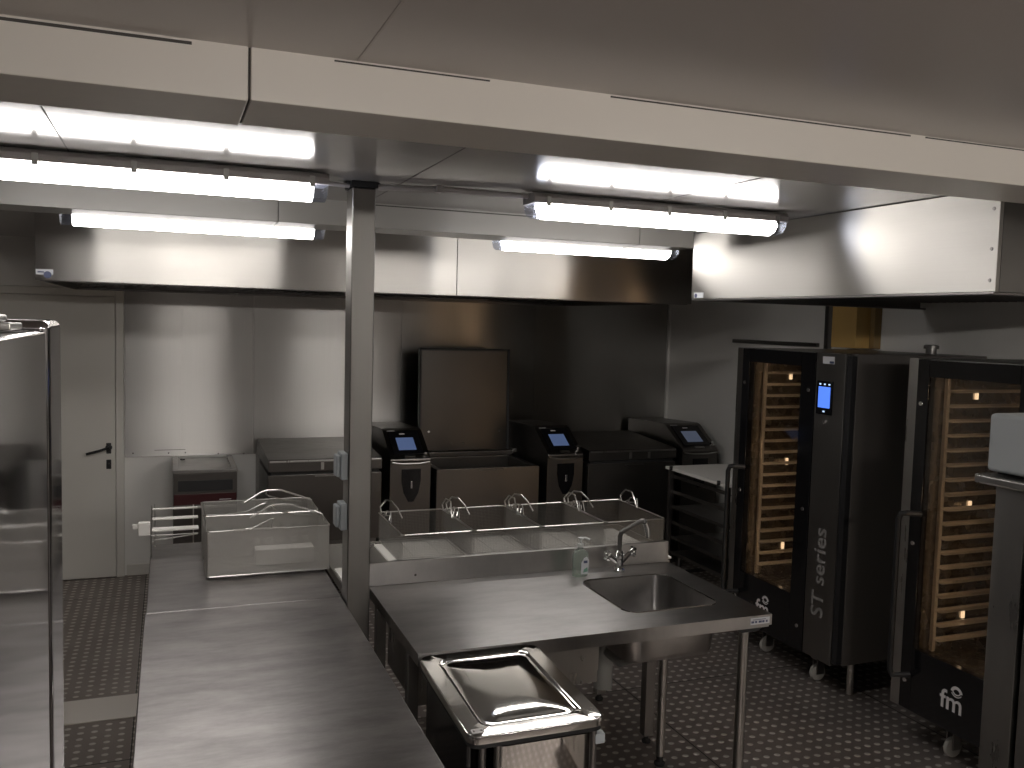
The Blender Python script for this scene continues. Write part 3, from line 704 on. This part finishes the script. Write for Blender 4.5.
# steel side sheet left of first pan
def head(x0, x1, label, screen, y0=6.19):
    t = thing('pan_control_console', label, 'control panel', ((x0+x1)/2, y0, 0), 'control heads of the tilting pans')
    sl = [(y0, .12), (y0, .955), (y0-.012, .975), (y0-.006, .992), (y0+.27, 1.165), (y0+.31, 1.175), (7.12, 1.15), (7.12, .12)]
    B().prism(sl, 'x', x0, x1, .006).build('cabinet', 'steel_pan', t)
    for (x, y) in ((x0+.05, y0+.06), (x1-.05, y0+.06), (x0+.05, 7.05), (x1-.05, 7.05)): B().cyl((x, y, .002), (x, y, .119), .018, 12).build('leg', 'steel_dark', t)
    # slope frame
    p0 = V((0, y0-.006, .992)); p1 = V((0, y0+.27, 1.165)); d = (p1-p0).normalized(); nrm = V((0, -d.z, d.y))
    def slab(b, xa, xb, u0, u1, h0, h1):
        q = [p0+d*u0+nrm*h0, p0+d*u1+nrm*h0, p0+d*u1+nrm*h1, p0+d*u0+nrm*h1]
        b.prism([(v.y, v.z) for v in q], 'x', xa, xb, .0012)
    W = x1-x0
    b = B(); slab(b, x0+W*.10, x0+W*.86, .045, .30, .0035, .009); b.build('touch_panel', 'black_gloss', t)
    b = B(); slab(b, x0+W*.26, x0+W*.70, .085, .225, .0092, .0105); b.build('screen', screen, t)
    b = B(); slab(b, x0+W*.38, x0+W*.52, .262, .275, .0092, .0102); b.build('panel_mark', 'letter_pale', t)
    b = B(); slab(b, x0+W*.10, x0+W*.30, .312, .317, .001, .0046); b.build('maker_mark', 'letter_pale', t)
    b = B(); slab(b, x0+W*.36, x0+W*.62, .008, .028, .0035, .012); b.build('usb_cover', 'steel', t)
    kc = p0+d*.05+nrm*.004; kx = x0+W*.90
    b = B(); b.tube([V((kx, kc.y, kc.z)), V((kx, kc.y, kc.z))+nrm*.024], [.021, .018], 20); b.build('knob', 'chrome', t)
    b = B(); b.tube([(x0+.012, y0-.015, .966), (x0+W*.3, y0-.023, .957), (x0+W*.7, y0-.023, .957), (x1-.012, y0-.015, .966)], .006, 8); b.build('front_bar', 'steel', t)
    xm = (x0+x1)/2+.005
    poly = [(xm-.072, .915), (xm+.072, .915), (xm+.072, .83), (xm+.055, .74), (xm+.02, .675), (xm-.02, .675), (xm-.055, .74), (xm-.072, .83)]
    B().prism(poly, 'y', y0-.008, y0-.0005, .002).build('hose_recess', 'black_gloss', t)
    B().box(xm-.008, xm+.008, y0-.022, y0-.0085, .775, .83, .004).build('hose_grip', 'chrome', t)
    return t
head(1.485, 1.785, 'control head with pale blue screen just right of the column', 'screen_pale')
head(2.715, 3.015, 'control head with dim blue screen right of the open lid', 'screen_pale')
head(3.915, 4.255, 'control head with grey screen in the right back corner', 'screen_dim')

# small fryer unit at the left of the back wall
t = thing('small_fryer', 'small steel fryer unit with dark slot and red strip at the left', 'fryer', (.24, 6.5, 0))
gx0, gx1, gy0, gy1 = .03, .455, 6.52, 7.17
B().box(gx0, gx1, gy0, gy1, .10, .885, .004).build('body', 'steel_pan', t)
b = B(); b.box(gx0-.004, gx1+.004, gy0-.006, gy0+.05, .886, .905, .002); b.box(gx0-.004, gx0+.035, gy0+.051, gy1, .886, .905, .002); b.box(gx1-.035, gx1+.004, gy0+.051, gy1, .886, .905, .002); b.build('top_frame', 'steel_dark', t)
b = B(); b.box(gx0+.037, gx1-.037, gy0+.053, gy1-.005, .886, .894, .002); b.build('top_plate', 'steel_pan', t)
b = B(); b.lathe([(.008, .895), (.010, .902), (.004, .905)], (gx0+.06, gy1-.12, 0)); b.box(gx0+.055, gx0+.085, gy1-.125, gy1-.115, .8955, .902); b.build('drain_plug', 'black', t)
b = B(); b.box(gx0+.03, gx1-.03, gy0-.006, gy0-.0005, .755, .83, .002); b.build('vent_slot', 'black', t)
b = B(); b.box(gx0+.003, gx1-.003, gy0-.006, gy0-.0005, .66, .735, .002); b.build('control_strip', 'red', t)
b = B(); b.box(gx1-.12, gx1-.04, gy0-.0075, gy0-.0063, .688, .694); b.build('maker_mark', 'letter_pale', t)
b = B(); b.box(gx0+.0, gx1, gy0-.02, gy0-.0065, .635, .652, .003); b.build('handle_bar', 'steel', t)
for (x, y) in ((gx0+.04, gy0+.05), (gx1-.04, gy0+.05), (gx0+.04, gy1-.05), (gx1-.04, gy1-.05)):
    B().cyl((x, y, .002), (x, y, .099), .018, 12).build('leg', 'steel_dark', t)

# ------------------------------------------------------------------ tray rack trolley beside far oven
t = thing('tray_trolley', 'dark tray trolley with a white top beside the far oven', 'trolley', (3.8, 5.3, 0))
rx0, rx1, ry0, ry1 = 3.50, 4.12, 4.95, 5.68
for (x, y) in ((rx0, ry0), (rx1, ry0), (rx0, ry1), (rx1, ry1)):
    B().box(x-.014, x+.014, y-.014, y+.014, .115, .93, .002).build('post', 'steel_dark', t)
    b = B(); b.lathe([(.05, -.013), (.053, 0), (.05, .013)], (x, y, .0535), 'x', 16); b.box(x-.02, x+.02, y-.008, y+.008, .09, .114); b.build('caster', 'caster', t)
for i in range(7):
    z = .18+i*.115
    for x, s in ((rx0+.018, 1), (rx1-.018, -1)):
        b = B(); b.box(x-.003, x+.003, ry0+.015, ry1-.015, z, z+.022); b.box(min(x, x+s*.03), max(x, x+s*.03), ry0+.015, ry1-.015, z-.004, z-.001); b.build('tray_rail', 'steel_dark', t)
b = B(); b.box(rx0-.014, rx1+.014, ry0+.015, ry0+.035, .14, .16); b.box(rx0-.014, rx1+.014, ry1-.035, ry1-.015, .14, .16); b.build('base_bar', 'steel_dark', t)
for i in (1, 2, 4):
    b = B(); z = .18+i*.115+.001; b.box(rx0+.024, rx1-.024, ry0+.02, ry1-.02, z, z+.018, .004); b.build('shelf_tray', 'steel_dark', t)
B().box(rx0-.03, rx1+.03, ry0-.03, ry1+.03, .931, .952, .003).build('top_board', 'white_board', t)
for y in (ry0+.06, ry1-.06): B().cyl((rx0-.036, y, .935), (rx0-.036, y, .965), .012, 10).build('corner_stop', 'black_rubber', t)

# ------------------------------------------------------------------ combi ovens
OX, OXB, OY0, OY1, OZ0, OZ1 = 3.41, 4.33, 3.72, 4.73, .155, 1.875
def oven():
    t = thing('combi_oven', 'tall combi oven with a blue lit touch screen, farther of the two', 'oven', (3.87, 4.2, 0), 'tall roll-in combi ovens')
    cy0, cy1, cz0, cz1 = 4.05, 4.64, .42, 1.82         # cavity
    b = B()
    b.box(OX, OXB, cy1, OY1, OZ0, OZ1, .004); b.box(OX+.002, OXB, cy0+.001, cy1-.001, cz1, OZ1, .003); b.box(OX+.002, OXB, cy0+.001, cy1-.001, OZ0+.02, cz0, .003); b.box(4.24, OXB, cy0+.001, cy1-.001, cz0+.001, cz1-.001)
    b.build('cabinet', 'steel_dark', t)
    b = B(); b.box(OX+.004, OXB+.01, OY0, OY0+.03, OZ0+.02, OZ1, .004); b.box(OX+.004, OXB, OY0+.031, cy0, OZ0+.02, OZ1, .004); b.build('side_casing', 'side_dark', t)
    b = B(); b.box(3.44, 4.235, cy1-.009, cy1-.003, cz0+.006, cz1-.004); b.box(3.44, 4.235, cy0+.003, cy0+.009, cz0+.006, cz1-.004); b.box(4.225, 4.237, cy0+.01, cy1-.01, cz0+.006, cz1-.004); b.box(3.44, 4.22, cy0+.01, cy1-.01, cz0+.002, cz0+.006)
    b.build('cavity_lining', 'cavity', t)
    # stainless edge strip left, black door frame, pane
    B().box(3.372, OX-.001, 4.672, OY1, OZ0-.0, OZ1, .003).build('edge_strip', 'steel', t)
    b = B(); dx0, dx1 = 3.368, 3.4085; dy0, dy1, dz0, dz1 = 3.995, 4.670, OZ0+.005, OZ1-.003; gy0, gy1, gz0, gz1 = 4.115, 4.60, .47, 1.79
    b.box(dx0, dx1, dy0, gy0, dz0, dz1, .003); b.box(dx0, dx1, gy1, dy1, dz0, dz1, .003); b.box(dx0, dx1, gy0+.0005, gy1-.0005, gz1, dz1, .002); b.box(dx0, dx1, gy0+.0005, gy1-.0005, dz0, gz0, .002)
    door = b.build('door', 'black_gloss', t)
    B().box(3.374, 3.378, gy0+.001, gy1-.001, gz0+.001, gz1-.001).build('door_glass', 'glass', door)
    for y in (dy0+.05, dy1-.03):
        for z in (1.66, .98, .30): B().lathe([(.010, dx0-.004), (.012, dx0-.0005)], (0, y, z), 'x', 12).build('door_bolt', 'chrome', door)
    b = B(); b.tube([(dx0-.001, 4.60, 1.13), (3.30, 4.62, 1.135), (3.285, 4.64, 1.13), (3.28, 4.65, 1.10), (3.28, 4.65, .36), (3.285, 4.64, .335), (dx0-.001, 4.61, .335)], .014, 10); b.build('door_handle', 'black', door)
    # logo: letters fm with an arc mark above
    text('fm', .125, 'letter_pale', 'logo_letters', door, (dx0-.0012, 4.425, .262), (0, -1, 0), (0, 0, 1), .0006)
    b = B()
    def arcp(r0, r1, a0, a1, cy, cz):
        pts = [(cy-r1*math.cos(math.radians(a0+(a1-a0)*k/10)), cz+r1*math.sin(math.radians(a0+(a1-a0)*k/10))) for k in range(11)]
        pts += [(cy-r0*math.cos(math.radians(a1-(a1-a0)*k/10)), cz+r0*math.sin(math.radians(a1-(a1-a0)*k/10))) for k in range(11)]
        b.prism(pts, 'x', dx0-.0018, dx0-.0006)
    arcp(.019, .033, 12, 168, 4.335, .352); arcp(.020, .0255, 205, 335, 4.335, .368); arcp(.030, .0345, 215, 325, 4.335, .368)
    b.build('logo_arc', 'letter_pale', door)
    # control panel
    cpn = B().box(3.372, OX-.001, 3.765, 3.992, OZ0+.01, OZ1, .003).build('control_panel', 'steel_dark', t)
    B().box(3.378, OX+.003, OY0+.004, 3.763, OZ0+.03, OZ1-.01, .003).build('corner_post', 'black', t)
    B().box(3.364, 3.3715, 3.848, 3.972, 1.535, 1.72, .002).build('touch_screen', 'black_gloss', cpn)
    B().box(3.3625, 3.3638, 3.862, 3.955, 1.572, 1.688).build('screen', 'screen_blue', cpn)
    b = B()
    for i in range(3): b.box(3.3625, 3.3638, 3.865+i*.036, 3.878+i*.036, 1.698, 1.706)
    b.box(3.3625, 3.3638, 3.90, 3.915, 1.548, 1.556)
    b.build('screen_icons', 'icon', cpn)
    b = B(); b.lathe([(.011, 3.365), (.013, 3.3716)], (0, 3.905, 1.495), 'x', 16); b.build('button', 'chrome', cpn)
    b = B(); b.box(3.3695, 3.3715, 3.85, 3.94, 1.815, 1.855); b.mi = 1; b.box(3.3685, 3.3694, 3.85, 3.885, 1.818, 1.83); b.build('sticker', ['label_white', 'label_blue'], cpn)
    text('ST series', .135, 'letter_grey', 'series_letters', cpn, (3.3712, 3.845, .40), (0, 0, 1), (0, 1, 0), .0006, squeeze=1.02)
    # tray rack inside with rails
    rk = B()
    for (x, y) in ((3.50, cy1-.03), (4.12, cy1-.03), (3.50, cy0+.03), (4.12, cy0+.03)): rk.box(x-.010, x+.010, y-.010, y+.010, .44, 1.78, .002)
    rack = rk.build('tray_rack', 'rail', t)
    for i in range(18):
        z = .50+i*.0715
        for y, s in ((cy1-.045, -1), (cy0+.045, 1)):
            b = B(); b.box(3.49, 4.15, min(y, y+s*.035), max(y, y+s*.035), z, z+.003); b.box(3.49, 4.15, y-.002, y+.002, z+.0035, z+.014); b.build('tray_rail', 'rail', rack)
    # cooking lamps by the door; far-wall boxes glow to imitate their reflections
    for z in (1.70, 1.15, .60):
        B().box(3.70, 3.72, cy1-.018, cy1-.0095, z-.022, z+.022, .003).build('cavity_lamp_or_glint', 'lamp_glint', t)
        B().box(3.46, 3.485, cy0+.012, cy0+.03, z-.05, z+.05, .003).build('cavity_lamp_or_glint', 'halogen', t)
    # feet, casters
    for (x, y) in ((3.46, 3.96), (3.46, 4.42), (4.2, 3.96), (4.2, 4.42)):
        b = B(); b.lathe([(.040, -.012), (.047, -.010), (.047, .010), (.040, .012)], (x, y, .048), 'y', 22); b.build('caster_wheel', 'caster', t)
        b = B(); b.box(x-.02, x+.03, y-.022, y-.014, .04, .125, .002); b.box(x-.02, x+.03, y+.014, y+.022, .04, .125, .002); b.box(x-.03, x+.035, y-.024, y+.024, .126, .154, .003); b.build('caster_fork', 'steel_dark', t)
    for (x, y) in ((3.50, 3.745), (4.25, 3.745)):
        B().cyl((x, y, .003), (x, y, .174), .019, 14).build('leg', 'steel', t)
    b = B(); b.lathe([(.03, OZ1+.0005), (.03, OZ1+.03), (.042, OZ1+.031), (.042, OZ1+.05), (.03, OZ1+.055)], (4.16, 3.95, 0), seg=20); b.build('steam_vent', 'steel_dark', t)
    return t
ov = oven()
o2 = copy_tree(ov, (0, -1.40, 0), label='tall combi oven with lit racks behind glass, nearer at the right edge')

# ------------------------------------------------------------------ fridge at far left
t = thing('steel_fridge', 'tall shiny steel fridge cut off by the left edge', 'fridge', (-.5, 1.1, 0))
B().box(-.86, -.152, .70, 1.325, .10, 1.972, .006, 3).build('cabinet', 'steel_fridge', t)
B().box(-.86, -.150, 1.340, 1.485, .12, 1.985, .012, 3).build('door', 'steel_fridge', t)
B().box(-.855, -.158, 1.3255, 1.3395, .12, 1.96).build('door_seal', 'black_rubber', t)
b = B(); b.box(-.30, -.175, 1.20, 1.29, 1.9735, 1.982, .002); b.box(-.285, -.19, 1.215, 1.275, 1.983, 1.992, .003); b.build('hinge_cover', 'steel', t)
for (x, y) in ((-.8, .76), (-.2, .76), (-.8, 1.27), (-.2, 1.27)): B().cyl((x, y, .002), (x, y, .099), .02, 12).build('leg', 'steel_dark', t)

# ------------------------------------------------------------------ tall cabinet at right edge with grey box on top
t = thing('steel_cabinet', 'tall steel cabinet with flanged top, cut off by the right edge', 'cabinet', (2.1, 1.1, 0))
B().box(1.758, 2.4, 1.385, 1.462, .10, 1.660, .003).build('rear_panel', 'steel', t)
B().box(1.762, 2.4, .75, 1.374, .10, 1.660, .003).build('body', 'steel', t)
B().box(1.79, 2.39, 1.3745, 1.3845, .11, 1.65).build('joint', 'black_rubber', t)
B().box(1.722, 2.42, .74, 1.492, 1.661, 1.682, .005, 3).build('top_flange', 'steel', t)
for (x, y) in ((1.83, .8), (2.35, .8), (1.83, 1.42), (2.35, 1.42)): B().cyl((x, y, .002), (x, y, .099), .018, 12).build('leg', 'steel_dark', t)
t = thing('control_box', 'light grey plastic box standing on the tall cabinet at the right edge', 'box', (2.0, 1.2, 1.683))
B().box(1.740, 2.25, .90, 1.477, 1.690, 1.822, .010, 3).build('casing', 'grey_plastic', t)
B().box(1.765, 2.24, .91, 1.467, 1.6828, 1.6895, .002).build('base_gasket', 'black_rubber', t)

# ------------------------------------------------------------------ camera, world, view
yaw, pitch, roll, F = 3.70758066e-01, 7.03784638e-02, 2.67938301e-02, 885.995529
f = V((math.sin(yaw)*math.cos(pitch), math.cos(yaw)*math.cos(pitch), -math.sin(pitch)))
r0 = V((math.cos(yaw), -math.sin(yaw), 0)); u0 = r0.cross(f)
rr = math.cos(roll)*r0+math.sin(roll)*u0; uu = -math.sin(roll)*r0+math.cos(roll)*u0
cam = bpy.data.cameras.new('camera'); cam.sensor_width = 36; cam.lens = F*36/1024; cam.clip_start = .05
co = bpy.data.objects.new('camera', cam); C.objects.link(co)
co.matrix_world = Matrix(((rr.x, uu.x, -f.x, 0), (rr.y, uu.y, -f.y, 0), (rr.z, uu.z, -f.z, 2.0), (0, 0, 0, 1)))
S.camera = co
w = bpy.data.worlds.new('world'); S.world = w; w.use_nodes = True
w.node_tree.nodes['Background'].inputs[0].default_value = (.02, .02, .02, 1); w.node_tree.nodes['Background'].inputs[1].default_value = .3
for o in bpy.data.objects:
    if '_base' in o: del o['_base']
S.view_settings.view_transform = 'Standard'; S.view_settings.look = 'None'; S.view_settings.gamma = 1; S.view_settings.use_curve_mapping = False
S.view_settings.exposure = -0.2
S.cycles.use_denoising = True
S.cycles.max_bounces = 10; S.cycles.diffuse_bounces = 4; S.cycles.glossy_bounces = 6; S.cycles.transparent_max_bounces = 16
S.cycles.sample_clamp_indirect = 6
